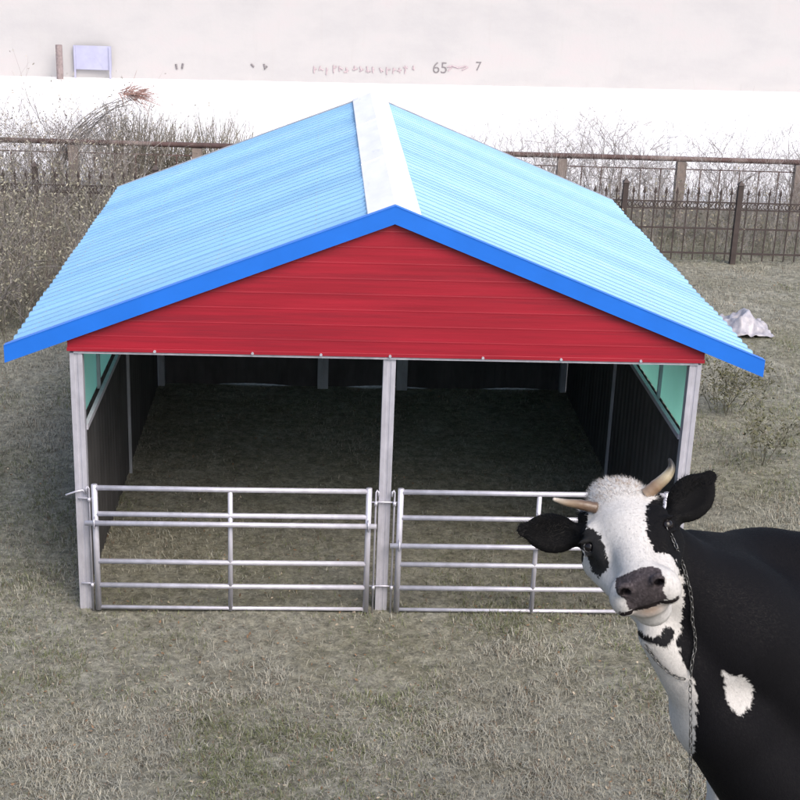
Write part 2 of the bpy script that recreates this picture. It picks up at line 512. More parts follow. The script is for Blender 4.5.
def roof_side(sgn):
    # trapezoid ribs running from ridge to eave, sheets lapping every metre
    per = 0.195; ys = []; hs = []
    y = YF+0.012; k = 0
    while y < YB:
        lap = 0.0
        for dy, h in ((0.0, 0.0), (0.085, 0.0), (0.105, 0.030), (0.155, 0.030), (0.175, 0.0)):
            if y+dy <= YB: ys.append(y+dy); hs.append(h+0.011*((k//5) % 2))
        y += per; k += 1
    xs = np.linspace(0.05, OE, 14)
    V = []; F = []
    nyy = len(ys)
    for j, (yy, hh) in enumerate(zip(ys, hs)):
        for i, xx in enumerate(xs):
            wob = 0.006*(vnoise(np.array(xx*1.5+3*sgn), np.array(yy*0.9), 31)-0.5)
            V.append((sgn*xx, yy, roofz(xx)+hh+float(wob)))
    nn = len(xs)
    for j in range(nyy-1):
        for i in range(nn-1):
            F.append((j*nn+i, j*nn+i+1, (j+1)*nn+i+1, (j+1)*nn+i))
    mb = MB(); mb.add(V, F)
    o = mb.build('roof_sheet', M['roof'], shed)
    sd = o.modifiers.new('thick', 'SOLIDIFY'); sd.thickness = 0.012; sd.offset = 0
    return o
rl = roof_side(-1); rr = roof_side(1)

mb = MB()
for s in (-1, 1):
    for xx in (0.75, 1.72, 2.72, 3.5):
        for k in range(0, 40):
            yy = YF+0.012+0.195*k+0.13
            if yy > YB-0.05: break
            zz = roofz(xx)+0.030+0.011*((k//5) % 2)
            mb.tube([(s*xx, yy, zz-0.004), (s*xx, yy, zz+0.007)], 0.010, 6)
tag(mb.build('roof_screws', M['galv_dull'], shed), kind='stuff')

# white ridge flashing with a joint and lapped ends
mb = MB()
capz = 0.052
for (y0, y1, dz) in ((YF+0.012, 2.7, 0.0), (2.62, 5.35, 0.012), (5.27, YB+0.02, 0.024)):
    W2 = 0.262
    poly = [(-W2, roofz(W2)+capz-0.018+dz), (-W2+0.004, roofz(W2)+capz+dz), (0, HR+capz+0.008+dz), (W2-0.004, roofz(W2)+capz+dz), (W2, roofz(W2)+capz-0.018+dz), (0, HR+0.040+dz)]
    mb.prism(poly, y0, y1, 'y')
mb.build('ridge_cap', M['cap'], shed)

# fascia boards at both gable ends, drip edge
def fascia(yc, s):
    z1 = 0.055
    mb = MB()
    x = OE+0.03
    mb.prism([(0, HR+z1), (s*x, roofz(x)+z1), (s*x, roofz(x)+z1-0.172), (0, HR+z1-0.172)], yc-0.02, yc+0.02, 'y')
    # folded lip along the top
    mb.prism([(0, HR+z1+0.006), (s*x, roofz(x)+z1+0.006), (s*x, roofz(x)+z1+0.0005), (0, HR+z1+0.0005)], yc-0.024, yc+0.055, 'y')
    return mb.build('fascia', M['fascia'], shed)
for s in (-1, 1): fascia(YF-0.012, s)
mb = MB()
for s in (-1, 1):
    x = OE+0.01
    mb.prism([(s*0.02, HR+0.048), (s*x, roofz(x)+0.048), (s*x, roofz(x)-0.06), (s*0.02, HR-0.06)], YB+0.004, YB+0.022, 'y')
mb.build('rear_trim', M['galv_dull'], shed)

# red gable with fine horizontal ribs
def gable(yc, name):
    mb = MB(); zs = []; ds = []
    z = HH+0.012; top = roofz(0)-0.07
    while z < top:
        for dz, d in ((0, 0), (0.125, 0), (0.131, 0.0010), (0.138, 0.0010), (0.144, 0)):
            zs.append(z+dz); ds.append(d)
        z += 0.157
    zs = [min(q, top) for q in zs]
    V = []; F = []
    for zz, d in zip(zs, ds):
        w = min(HW+0.075, max(0.001, (roofz(0)-0.03-zz)/SL))
        for t in np.linspace(-1, 1, 9): V.append((w*t, yc-d+0.004*float(vnoise(np.array(t*4+9), np.array(zz*2.2), 3)), zz))
    for j in range(len(zs)-1):
        for i in range(8): F.append((j*9+i, j*9+i+1, (j+1)*9+i+1, (j+1)*9+i))
    mb.add(V, F)
    o = mb.build(name, M['red'], shed); sd = o.modifiers.new('t', 'SOLIDIFY'); sd.thickness = 0.01; sd.offset = 0
    return o
ga = gable(-0.012, 'gable_panel')
mb = MB(); mb.box(-HW-0.08, HW+0.08, -0.032, -0.018, HH-0.008, HH+0.030); tr = mb.build('gable_trim', M['red'], shed, bevel=0.003)
mb = MB(); mb.box(-HW-0.02, HW+0.02, -0.014, 0.085, HH-0.035, HH-0.012); mb.build('header_beam', M['galv'], shed)
for xb in (-2.3, -1.35, -0.68, 0.0, 0.92, 1.7, 2.5):
    mb = MB(); mb.tube([(xb, -0.046, HH+0.006), (xb, -0.030, HH+0.006)], 0.014, 8)
    mb.build('bolt', M['galv'], tr)
ga2 = gable(YB-0.55, 'rear_gable_panel')

# posts: lipped channels
def post_poly(w, d, x, y):
    h = w/2
    return [(x-h, y), (x-0.016, y), (x-0.012, y+0.006), (x+0.012, y+0.006), (x+0.016, y), (x+h, y), (x+h, y+d), (x-h, y+d)]
for px_ in (-HW, 0, HW):
    mb = MB(); mb.prism(post_poly(0.125, 0.10, px_, 0.0), -0.05, HH-0.036, 'z')
    p = mb.build('post', M['galv'], shed, bevel=0.004)
    if px_ == 0: mid_post = p
    if px_ < 0: left_post = p
mb = MB(); mb.box(-0.16, 0.16, -0.02, -0.0145, HH-0.034, HH-0.012); mb.build('post_plate', M['galv'], mid_post)
for px_, w in ((-HW, .14), (-0.62, .16), (0.58, .16), (HW, .14)):
    mb = MB(); mb.prism(post_poly(w, 0.10, px_, 7.05), -0.05, HH, 'z'); mb.build('rear_post', M['galv_dull'], shed)
for s in (-1, 1):
    for yy, zl in ((1.35, 1.95), (3.65, -0.05)):
        mb = MB(); mb.box(s*HW-0.018, s*HW+0.018, yy-0.018, yy+0.018, zl, HH+0.1); mb.build('side_stud', M['galv_dull'], shed)
    mb = MB(); mb.box(s*(HW-0.035), s*(HW-0.075), 0.105, 7.04, 1.945, 2.0); mb.build('side_rail', M['galv'], shed)
    mb = MB(); mb.box(s*(HW-0.035), s*(HW-0.07), 0.105, 7.04, 2.83, 2.89); mb.build('eave_beam', M['galv'], shed)
    # lower dark boards, corrugated; upper translucent band
    mb = MB(); n = 70
    ys = np.linspace(0.11, 7.04, n*2)
    V = []
    for i, yy in enumerate(ys):
        dx = 0.008 if (i % 4) < 2 else 0.0
        for zz in (-0.03, 1.94): V.append((s*(HW+0.034+dx), yy, zz))
    F = [(2*i, 2*i+2, 2*i+3, 2*i+1) for i in range(len(ys)-1)]
    mb.add(V, F); o = mb.build('lower_side_panel', M['dark_panel'], shed); sd = o.modifiers.new('t', 'SOLIDIFY'); sd.thickness = 0.006
    mb = MB(); mb.box(s*(HW+0.030), s*(HW+0.036), 0.105, 7.05, 1.955, 2.90); mb.build('upper_side_panel', M['teal'], shed)
mb = MB()
ys = np.linspace(-HW, HW, 160); V = []
for i, xx in enumerate(ys):
    dy = 0.008 if (i % 4) < 2 else 0
    lift = 0.004+0.022*math.sin(xx*3.1+0.6)
    for zz in (lift, 2.86): V.append((xx, 7.18+dy, zz))
mb.add(V, [(2*i, 2*i+2, 2*i+3, 2*i+1) for i in range(len(ys)-1)])
o = mb.build('rear_panel', M['dark_panel'], shed); sd = o.modifiers.new('t', 'SOLIDIFY'); sd.thickness = 0.006
# rafters and purlins under the sheets
for yy in (0.12, 3.65, 7.1):
    for s in (-1, 1):
        mb = MB(); mb.prism([(s*0.01, HR-0.05), (s*3.5, roofz(3.5)-0.05), (s*3.5, roofz(3.5)-0.13), (s*0.01, HR-0.13)], yy-0.03, yy+0.03, 'y')
        mb.build('rafter', M['galv_dull'], shed)
for s in (-1, 1):
    for xx in (0.7, 1.7, 2.7):
        mb = MB(); mb.box(s*xx-0.02, s*xx+0.02, 0.0, 7.7, roofz(xx)-0.05, roofz(xx)-0.012); mb.build('purlin', M['galv_dull'], shed)

# ------------------------------------------------------------------ gates
def gate(x0, x1, xm, zb, label):
    g = empty('metal_gate', ((x0+x1)/2, -0.06, 0), label, 'gate', 'galvanised tube gates across the shelter front')
    for z in (0.045, 0.298, 0.57, 1.10, 1.385):
        mb = MB(); rr_ = 0.027 if z > 0.1 else 0.020
        mb.tube([(x0, -0.06, z), (xm, -0.06, z-0.004), (x1, -0.06, z)], rr_, 14); mb.build('rail', M['galv'], g, True)
    for x in (x0, xm, x1):
        mb = MB(); zt = 1.42 if x != xm else 1.362
        mb.tube([(x, -0.06, 0.02), (x, -0.06, zt)], 0.031 if x != xm else 0.025, 14); mb.build('upright', M['galv'], g, True)
    mb = MB(); mb.tube([(x0-0.095, -0.125, zb), (x1+0.085, -0.125, zb)], 0.027, 14); sb = mb.build('slide_bar', M['galv'], g, True)
    for x in (x0, x1):
        mb = MB(); mb.tube([(x, -0.09, zb-0.05), (x, -0.16, zb-0.045), (x, -0.165, zb+0.045), (x, -0.09, zb+0.05)], 0.008, 8); mb.build('bar_loop', M['galv'], sb, True)
    return g
gl = gate(-2.93, -0.165, -1.57, 1.025, 'galvanised tube gate left of the central post, its slide bar just under the second rail')
gr = gate(0.16, 2.90, 1.585, 0.81, 'galvanised tube gate right of the central post, partly hidden behind the cow')
# drop pins
def pin(x, hook, label):
    mb = MB()
    mb.tube([(x+hook, -0.055, 1.33), (x+hook*0.9, -0.055, 1.385), (x+hook*0.4, -0.055, 1.40), (x, -0.055, 1.375), (x, -0.055, 1.3), (x, -0.055, 0.0)], 0.0095, 8)
    o = mb.build('hinge_pin', M['galv'], None, True)
    return tag(o, label, 'pin', 'long steel drop pins beside the posts')
pin(-0.092, 0.028, 'thin hooked steel pin just left of the central post')
pin(0.098, -0.028, 'thin hooked steel pin just right of the central post')
pin(-2.985, -0.03, 'thin hooked steel pin beside the left corner post')
pin(2.985, 0.03, 'thin hooked steel pin beside the right corner post behind the cow')
def bracket(xa, xb, z, ends):
    mb = MB()
    mb.tube([(xa, -0.03, z), (xb, -0.03, z)], 0.010, 8)
    for e in ends: mb.tube([(e, -0.07, z-0.02), (e, -0.07, z+0.02)], 0.017, 8)
    return mb.build('bracket', M['galv'], shed, True)
for z in (1.255, 0.30):
    bracket(-0.165, 0.16, z, (-0.092, 0.098)); bracket(-3.1, -2.93, z, (-2.985,)); bracket(2.9, 3.1, z, (2.985,))
mb = MB(); mb.tube([(-3.02, -0.03, 1.30), (-3.05, -0.035, 1.345), (-3.12, -0.04, 1.33), (-3.22, -0.05, 1.295)], 0.010, 8); mb.build('latch_hook', M['galv'], left_post, True)

# ------------------------------------------------------------------ ornamental iron fence (near one)
FY = 15.64; FS = 2.42
fence = empty('iron_fence', (0, FY, 0), 'dark ornamental iron fence with pointed pickets and ringed band behind the shelter', 'fence')
def fence_panel():
    mb = MB(); x0, x1 = 0.06, FS-0.06
    for z, h in ((1.285, 0.014), (1.135, 0.014), (0.73, 0.018), (0.20, 0.018)):
        mb.box(x0, x1, -0.012, 0.012, z-h, z+h)
    n = 10; sp = (x1-x0)/n
    for i in range(n):
        x = x0+sp*(i+0.5)
        mb.box(x-0.012, x+0.012, -0.010, 0.010, 0.05, 1.50)
        mb.add([(x-0.034, 0, 1.47), (x, -0.012, 1.47), (x+0.034, 0, 1.47), (x, 0.012, 1.47), (x, 0, 1.60), (x, 0, 1.42)],
               [(0, 1, 4), (1, 2, 4), (2, 3, 4), (3, 0, 4), (1, 0, 5), (2, 1, 5), (3, 2, 5), (0, 3, 5)])
        xm = x+sp/2
        for c, kind in ((x-sp*0.25, 0), (x+sp*0.25, 1)):
            if kind == 0:
                mb.tube([(c+0.042*math.cos(t), 0, 1.21+0.05*math.sin(t)) for t in np.linspace(0, 2*math.pi, 12, endpoint=False)], 0.009, 4, closed=True)
            else:
                mb.tube([(c-0.045, 0, 1.15), (c+0.045, 0, 1.27)], 0.008, 4); mb.tube([(c+0.045, 0, 1.15), (c-0.045, 0, 1.27)], 0.008, 4)
    return mb
proto_p = None
x_start = 8.04-FS*8
for k in range(16):
    xx = x_start+FS*k
    if proto_p is None:
        mb = fence_panel(); proto_p = mb.build('fence_panel', M['iron'], None); proto_p.parent = fence; proto_p.location = (xx, 0, 0)
        mb = MB(); mb.box(-0.055, 0.055, -0.055, 0.055, -0.1, 1.66); mb.add([(-0.07, -0.07, 1.66), (0.07, -0.07, 1.66), (0.07, 0.07, 1.66), (-0.07, 0.07, 1.66), (0, 0, 1.76)], [(0, 1, 4), (1, 2, 4), (2, 3, 4), (3, 0, 4), (3, 2, 1, 0)])
        proto_q = mb.build('fence_post', M['iron'], None); proto_q.parent = fence; proto_q.location = (xx, 0, 0)
    else:
        a = proto_p.copy(); COL.objects.link(a); a.parent = fence; a.location = (xx, 0, 0)
        b = proto_q.copy(); COL.objects.link(b); b.parent = fence; b.location = (xx, 0, 0)

# pipe rail fence further back
PY = 20.0
rail = empty('pipe_rail_fence', (0, PY, 0), 'rust brown pipe rail fence on square posts at the edge of the snow', 'fence')
mb = MB(); mb.tube([(-26, PY, 1.42), (0, PY, 1.43), (30, PY, 1.42)], 0.062, 10); mb.build('top_pipe', M['iron_rust'], rail, True)
mb = MB(); mb.box(-26, 30, PY-0.012, PY+0.012, 1.17, 1.195); mb.build('lower_rail', M['iron_rust'], rail)
mb0 = MB(); mb0.box(-0.11, 0.11, PY-0.10, PY+0.10, -0.1, 1.36)
pq = mb0.build('fence_post', M['concrete_post'], rail); pq.location = (7.86-2.86*10, 0, 0)
prs = []
for q in (-0.48, 0.48, 0.95, 1.43, 1.9):
    mb1 = MB(); mb1.box(-0.014, 0.014, PY-0.011, PY+0.011, 0.0, 1.17)
    pr = mb1.build('bar', M['iron_rust'], rail); pr.location = (pq.location[0]+q, 0, 0); prs.append((pr, q))
for k in range(1, 17):
    for src, q in [(pq, 0.0)]+prs:
        c = src.copy(); COL.objects.link(c); c.parent = rail; c.location = (7.86-2.86*10+2.86*k+q, 0, 0)

# ------------------------------------------------------------------ far wall
wx0, wx1 = -45.0, 60.0
def wy(x): return 43.42+0.0805*(x)
wall = empty('boundary_wall', (0, wy(0), 0), 'long plain off white wall at the far side of the snow, with faded painted writing', 'wall')
mb = MB()
poly = [(wx0, wy(wx0)), (wx1, wy(wx1)), (wx1, wy(wx1)+0.3), (wx0, wy(wx0)+0.3)]
mb.prism(poly, 0.0, 4.4, 'z')
mb.build('wall_face', M['wall'], wall)
mb = MB()
mb.prism([(wx0, wy(wx0)-0.06), (wx1, wy(wx1)-0.06), (wx1, wy(wx1)+0.36), (wx0, wy(wx0)+0.36)], 4.402, 4.52, 'z')
mb.build('coping', M['wall'], wall)
ang = math.atan(0.0805)
def on_wall(px_, py_):
    """where the line of sight meets the wall face -> (x, z)"""
    v = XR*(px_-400)/FPX + DN*(py_-400)/FPX + fw
    t = (43.42+0.0805*CAM[0]-CAM[1])/(v[1]-0.0805*v[0])
    p = CAM+v*t
    return p[0], p[2]
def writing(text, px_, py_, size, mat):
    x, z = on_wall(px_, py_)
    cu = bpy.data.curves.new('writing', 'FONT'); cu.body = text; cu.size = size; cu.extrude = 0.004
    tmp = bpy.data.objects.new('writing', cu); COL.objects.link(tmp)
    dg = bpy.context.evaluated_depsgraph_get()
    me = bpy.data.meshes.new_from_object(tmp.evaluated_get(dg)); bpy.data.objects.remove(tmp)
    me.materials.clear(); me.materials.append(mat)
    o = bpy.data.objects.new('writing', me); COL.objects.link(o); o.parent = wall
    o.rotation_euler = (math.pi/2, 0, ang)
    o.location = (x, wy(x)-0.008-wy(0), z)
    return o
writing('65', 432, 73, 0.62, M['paintmark'])
writing('7', 475, 70.5, 0.5, M['paintmark'])
def strokes(pts_list, mat, r=0.035):
    mb = MB()
    for pts in pts_list:
        P = []
        for a, b in pts:
            x, z = on_wall(a, b); P.append((x, wy(x)-0.004, z))
        mb.tube(P, r, 6)
    o = mb.build('painted_marks', mat, wall)
    return o
strokes([[(176, 64), (177, 69)], [(183, 63.5), (182, 68.5)], [(251, 64), (254, 67)], [(264, 64), (265, 69), (267, 66)]], M['paintmark'], 0.045)
pk = []
for k in range(16):
    a = 314+k*6.6+rng.uniform(-1, 1); b = 66+rng.uniform(-1, 2)
    pk.append([(a, b), (a+rng.uniform(-1.5, 1.5), b+rng.uniform(4, 8))]); pk.append([(a+rng.uniform(-3, 0), b+rng.uniform(1, 5)), (a+rng.uniform(1, 4), b+rng.uniform(1, 5))])
pk += [[(447, 67), (452, 66), (458, 68), (466, 66)], [(448, 71), (452, 67)], [(462, 70), (468, 67)]]
strokes(pk, M['pinkmark'], 0.034)
# pale blue door leaf and dark bollard in front of the wall, far left
x0_, z0_ = on_wall(75, 78); x1_, _ = on_wall(113, 78)
pn = empty('panel', ((x0_+x1_)/2, wy(x0_)-0.3, 0), 'pale blue sheet metal panel leaning on the far white wall, far left', 'panel')
mb = MB(); mb.box(x0_, x1_, wy(x0_)-0.16, wy(x0_)-0.12, 0.36, 1.25); mb.build('sheet', M['bluepanel'], pn)
mb = MB()
for xx in (x0_+0.05, x1_-0.05): mb.box(xx-0.03, xx+0.03, wy(x0_)-0.22, wy(x0_)-0.161, 0.03, 1.25)
mb.build('frame', M['bluepanel'], pn)
xp_, _ = on_wall(63, 78)
mb = MB(); mb.prism([(xp_-0.14+0.02*math.sin(a), wy(xp_)-0.5+0.12*math.sin(a)) if False else (xp_+0.13*math.cos(a), wy(xp_)-0.6+0.13*math.sin(a)) for a in np.linspace(0, 2*math.pi, 10, endpoint=False)], 0.03, 1.3, 'z')
tag(mb.build('bollard', M['darkjunk'], None, bevel=0.02), 'dark weathered stump post before the far wall, left edge of the yard', 'post')

# ------------------------------------------------------------------ vegetation behind
def thicket(x0, x1, y0, y1, n, h0, h1, c, name, label, kinks=4, kids=2, depth=1, r=0.008, leaves=0, lc=None, upright=0.25):
    tw = Twigs()
    for i in range(n):
        x = rng.uniform(x0, x1); y = rng.uniform(y0, y1); h = rng.uniform(h0, h1)
        cc = c[rng.integers(0, len(c))]
        tw.branch((x, y, float(terrain(x, y))-0.02), (rng.normal(0, upright), rng.normal(0, upright), 1), h, r, depth, cc, kinks, 0.5, kids)
    o = tw.build(name); tag(o, label, 'brush', kind='stuff')
    if leaves:
        l = leafy(tw, None, leaves, 0.06, lc, 'dead_leaves', None, None, 0.035)
        tag(l, 'dead leaves and seed heads caught in '+label, 'leaves', kind='stuff')
    return o
thicket(-9.8, -4.6, 9.0, 17.5, 1900, 0.6, 1.6, [GREYB, OLIVE, BRN, PALE], 'brush', 'the tangled dry brush left of the shelter', 4, 2, 1, 0.007, 22000, np.array([0.27, 0.26, 0.20]))
thicket(-11, -4.6, 16.5, 22.5, 620, 1.0, 2.2, [GREYB, PALE, BRN], 'brush', 'the tall grey brush along the left end of the fences', 4, 2, 1, 0.007, 7000, np.array([0.30, 0.28, 0.24]))
# tall reeds behind the pipe rail, left of the ridge
tw = Twigs()
for i in range(800):
    x = rng.uniform(-5.9, -2.5); y = rng.uniform(20.4, 21.6)
    h = rng.uniform(1.7, 2.5)*(0.75+0.25*float(vnoise(np.array(x*3), np.array(0.), 44)))
    tw.branch((x, y, 0), (rng.normal(0, .06), rng.normal(0, .06), 1), h, 0.012, 0, np.array([0.26, 0.24, 0.20]), 4)
tag(tw.build('reeds'), 'stand of tall straight dry reeds behind the pipe rail, above the left roof', 'reeds', kind='stuff')
thicket(2.4, 13.8, 17.5, 22.8, 900, 0.8, 2.15, [GREYB, PALE], 'brush', 'the thin grey brush between the two fences right of the shelter', 4, 2, 1, 0.006, 0)
thicket(4.4, 12.8, 16.0, 18.5, 700, 0.4, 1.2, [GREYB, OLIVE, PALE], 'brush', 'the low brush at the foot of the iron fence', 3, 2, 1, 0.006, 3500, np.array([0.26, 0.24, 0.18]))

def bush_at(px_, Yd, h, rad, c, label, **kw):
    x = CAM[0]+(px_-400)/FPX*(Yd-CAM[1])*1.06 + (Yd-CAM[1])*math.tan(YAW)*1.0
    return shrub(x, Yd, h, rad, c, label, **kw)
bush_at(535, 21.5, 1.9, 1.0, PALE, 'pale bare shrub rising over the pipe rail just right of the ridge', stems=9)
bush_at(590, 22.0, 2.1, 1.5, GREYB*1.2, 'widest bare grey shrub over the pipe rail, above the middle of the right roof')
bush_at(640, 21.5, 1.7, 1.2, PALE*0.9, 'bare shrub over the pipe rail between the widest shrub and the thick fence post', stems=7)
bush_at(712, 21.5, 1.75, 1.3, GREYB*1.1, 'bare grey shrub behind the fences right of the thick fence post', stems=10)
bush_at(775, 21.5, 1.9, 1.2, BRN, 'brown bare shrub behind the fences at the far right', stems=9)
bush_at(85, 21.8, 2.0, 1.2, GREYB*1.2, 'thin bare shrub over the fence at the far left', stems=7)
bush_at(733, 6.3, 0.9, 0.7, OLIVE*0.8, 'low dark olive shrub on the grass beyond the right end of the gable', stems=12, leaves=900, lc=np.array([0.12, 0.12, 0.07]), group='low shrubs beside the shelter')
bush_at(775, 4.2, 0.8, 0.6, OLIVE, 'small olive shrub behind the cow at the right edge', stems=9, leaves=500, lc=np.array([0.13, 0.13, 0.08]), group='low shrubs beside the shelter')

# wind-bent dead sapling with a reddish tuft, left
bx = -6.9; by = 20.3
sap = empty('dead_sapling', (bx, by, 0), 'leaning dead sapling with drooping stems and a reddish brown tuft at its top', 'sapling')
tw = Twigs()
tipx = -4.95
for k in range(16):
    o = rng.uniform(-0.25, 0.25); h = rng.uniform(1.7, 2.55); end = (tipx-bx)*h/2.55
    p = np.array([bx+o, by+rng.uniform(-.2, .2), 0.0]); N_ = 9
    for i in range(N_):
        t = (i+1)/N_
        q = np.array([bx+o+end*t**1.8, p[1]+rng.normal(0, .02), h*(1-(1-t)**1.5)*1.0])
        tw.seg(p, q, 0.018*(1-t*0.6), 0.016*(1-t*0.6), PALE*rng.uniform(0.45, 0.75))
        if i > 3 and rng.random() < 0.6: tw.branch(q, (0.3, 0, -0.5), rng.uniform(.3, .8), 0.006, 0, PALE*0.9, 3)
        p = q
tw.branch((bx, by, 1.2), (-0.35, 0, 1), 1.5, 0.015, 1, PALE, 4, 0.3, 2)
tw.build('stems', sap, (bx, by, 0))
tw2 = Twigs()
for k in range(90):
    p = np.array([tipx+rng.uniform(-.45, .1), by+rng.normal(0, .1), 2.52+rng.uniform(-.10, .10)])
    tw2.branch(p, (rng.uniform(0.2, 1.1), rng.normal(0, .2), rng.uniform(-0.5, 0.4)), rng.uniform(.2, .65), 0.010, 0, np.array([0.40, 0.26, 0.23]), 3)
tw2.build('seed_tuft', sap, (bx, by, 0))

# crumpled plastic sheet on the ground, right
xs = np.linspace(-0.75, 0.75, 46)*1.0; ys = np.linspace(-0.6, 0.6, 40)*1.0
XX, YY = np.meshgrid(xs, ys)
ZZ = 0.20*np.exp(-((XX/0.38)**2+(YY/0.34)**2)) + 0.40*(vnoise(XX*4+4, YY*4, 61)-0.25)*np.exp(-((XX/0.7)**2+(YY/0.6)**2)) + 0.10*(vnoise(XX*11+4, YY*11, 62)-0.3) 
ZZ = np.maximum(ZZ, 0.0)+0.02
px0, py0 = 6.72, 10.6
XX = XX*0.72; YY = YY*0.85; ZZ = ZZ*0.9
V = np.stack([(XX*(1+0.2*vnoise(XX*3, YY*3, 9))+px0).ravel(), (YY+py0).ravel(), ZZ.ravel()+terrain(XX+px0, YY+py0).ravel()], 1)
I = np.arange(46*40).reshape(40, 46)
F = np.stack([I[:-1, :-1].ravel(), I[:-1, 1:].ravel(), I[1:, 1:].ravel(), I[1:, :-1].ravel()], 1)
o = np_mesh('plastic_sheet', V, F, M['plastic'], smooth=True)
sd = o.modifiers.new('t', 'SOLIDIFY'); sd.thickness = 0.006
tag(o, 'crumpled pale grey plastic sheet heaped on the ground behind the right eave', 'plastic sheet')
#COW#
# ------------------------------------------------------------------ cow
E0 = dp(627, 533, 4.30)                    # point between the eyes
TO = (CAM-E0)/np.linalg.norm(CAM-E0)       # from the face towards the viewer
AXx = XR-TO*(XR@TO); AXx /= np.linalg.norm(AXx)
AXd = np.cross(TO, AXx); AXd *= np.sign(AXd@DN)
TA = math.radians(16); TB = math.radians(52)
Dd = math.sin(TA)*AXx + math.cos(TA)*AXd
HU = math.cos(TA)*AXx - math.sin(TA)*AXd     # across the face
HV = math.cos(TB)*Dd + math.sin(TB)*TO     # down the nose
HWn = -math.sin(TB)*Dd + math.cos(TB)*TO   # out of the face
Hm = np.stack([HU, HV, HWn])
def hp(u, v, w): return E0 + u*HU + v*HV + w*HWn

def axis_pts(segs):
    out = []
    for a, b, s in segs: out += list(np.arange(a, b-1e-9, s))
    return np.array(out+[segs[-1][1]])
GX = axis_pts([(-0.30, -0.22, 0.012), (-0.22, 0.56, 0.0048), (0.56, 1.0, 0.011), (1.0, 3.1, 0.02)])
GY = axis_pts([(-10.15, -9.97, 0.012), (-9.97, -9.22, 0.0048), (-9.22, -8.9, 0.009), (-8.9, -7.9, 0.02)])
GZ = axis_pts([(3.60, 4.5, 0.02), (4.5, 4.98, 0.010), (4.98, 5.62, 0.0048), (5.62, 5.72, 0.012)])
FLD = np.full((len(GX), len(GY), len(GZ)), 1.0, np.float32)
def region(lo, hi):
    i0, i1 = max(0, np.searchsorted(GX, lo[0])-1), min(len(GX), np.searchsorted(GX, hi[0])+1)
    j0, j1 = max(0, np.searchsorted(GY, lo[1])-1), min(len(GY), np.searchsorted(GY, hi[1])+1)
    k0, k1 = max(0, np.searchsorted(GZ, lo[2])-1), min(len(GZ), np.searchsorted(GZ, hi[2])+1)
    return slice(i0, i1), slice(j0, j1), slice(k0, k1)
def grid_of(s):
    return (GX[s[0]].astype(np.float32)[:, None, None], GY[s[1]].astype(np.float32)[None, :, None], GZ[s[2]].astype(np.float32)[None, None, :])
def combine(s, d, k, sub=False):
    a = FLD[s]
    if sub:
        d = -d; h = np.clip(0.5-0.5*(a-d)/k, 0, 1); FLD[s] = a*(1-h)+d*h + k*h*(1-h)
    else:
        h = np.clip(0.5+0.5*(a-d)/k, 0, 1); FLD[s] = a*(1-h)+d*h - k*h*(1-h)
def ellipsoid(c, rad, axes=None, k=0.03, sub=False):
    c = np.asarray(c, float); A = np.eye(3) if axes is None else np.asarray(axes); R = max(rad)+k*2+0.03
    s = region(c-R, c+R); x, y, z = grid_of(s); x = x-c[0]; y = y-c[1]; z = z-c[2]
    q = [(A[i][0]*x+A[i][1]*y+A[i][2]*z) for i in range(3)]
    k0 = np.sqrt(sum((q[i]/rad[i])**2 for i in range(3))); k1 = np.sqrt(sum((q[i]/rad[i]**2)**2 for i in range(3)))+1e-6
    combine(s, k0*(k0-1)/k1, k, sub)
def cone(a, b, ra, rb, k=0.03, sub=False, squash=None):
    a = np.asarray(a, float); b = np.asarray(b, float); R = max(ra, rb)+k*2+0.03
    s = region(np.minimum(a, b)-R, np.maximum(a, b)+R); x, y, z = grid_of(s)
    ab = b-a; L = ab@ab
    t = np.clip(((x-a[0])*ab[0]+(y-a[1])*ab[1]+(z-a[2])*ab[2])/L, 0, 1)
    dx = x-a[0]-t*ab[0]; dy = y-a[1]-t*ab[1]; dz = z-a[2]-t*ab[2]
    if squash is not None:
        ax, f = squash; pj = dx*ax[0]+dy*ax[1]+dz*ax[2]; e = (1/f-1)
        dx = dx+ax[0]*pj*e; dy = dy+ax[1]*pj*e; dz = dz+ax[2]*pj*e
    combine(s, np.sqrt(dx*dx+dy*dy+dz*dz)-(ra+(rb-ra)*t), k, sub)

# --- trunk: neck comes out of the shoulders on the right and reaches left and up
BA = np.array([0.99, -0.10, 0.0]); BA /= np.linalg.norm(BA)         # head -> tail
BS = np.array([-BA[1], BA[0], 0.0])                                   # across, away from the viewer
UP = np.array([0, 0, 1.0])
WZ = dp(735, 537, 4.98)                                               # top of the shoulders
BAX = [BA, BS, UP]
def bp(a, s, z): return WZ + BA*a + BS*s + UP*z
ellipsoid(bp(0.18, 0.0, -0.37), (0.36, 0.27, 0.37), BAX, 0.10)
ellipsoid(bp(0.80, 0.02, -0.40), (0.70, 0.33, 0.37), BAX, 0.12)
ellipsoid(bp(1.42, 0.0, -0.30), (0.36, 0.28, 0.30), BAX, 0.10)
cone(bp(0.0, 0, -0.10), bp(1.5, 0, -0.07), 0.09, 0.08, 0.10)
NA = dp(654, 570, 4.56); NB = dp(718, 622, 4.74); NC = dp(775, 660, 4.95)
cone(NA, NB, 0.150, 0.225, 0.06); cone(NB, NC, 0.225, 0.30, 0.08)
cone(hp(0, -0.10, -0.10), NA, 0.11, 0.15, 0.05)
cone(dp(656, 636, 4.50), dp(722, 715, 4.74), 0.055, 0.13, 0.06)      # throat and dewlap
cone(dp(715, 715, 4.74), dp(765, 770, 4.9), 0.14, 0.19, 0.08)
cone(dp(690, 560, 4.78), bp(0.1, 0, -0.10), 0.10, 0.10, 0.08)         # crest
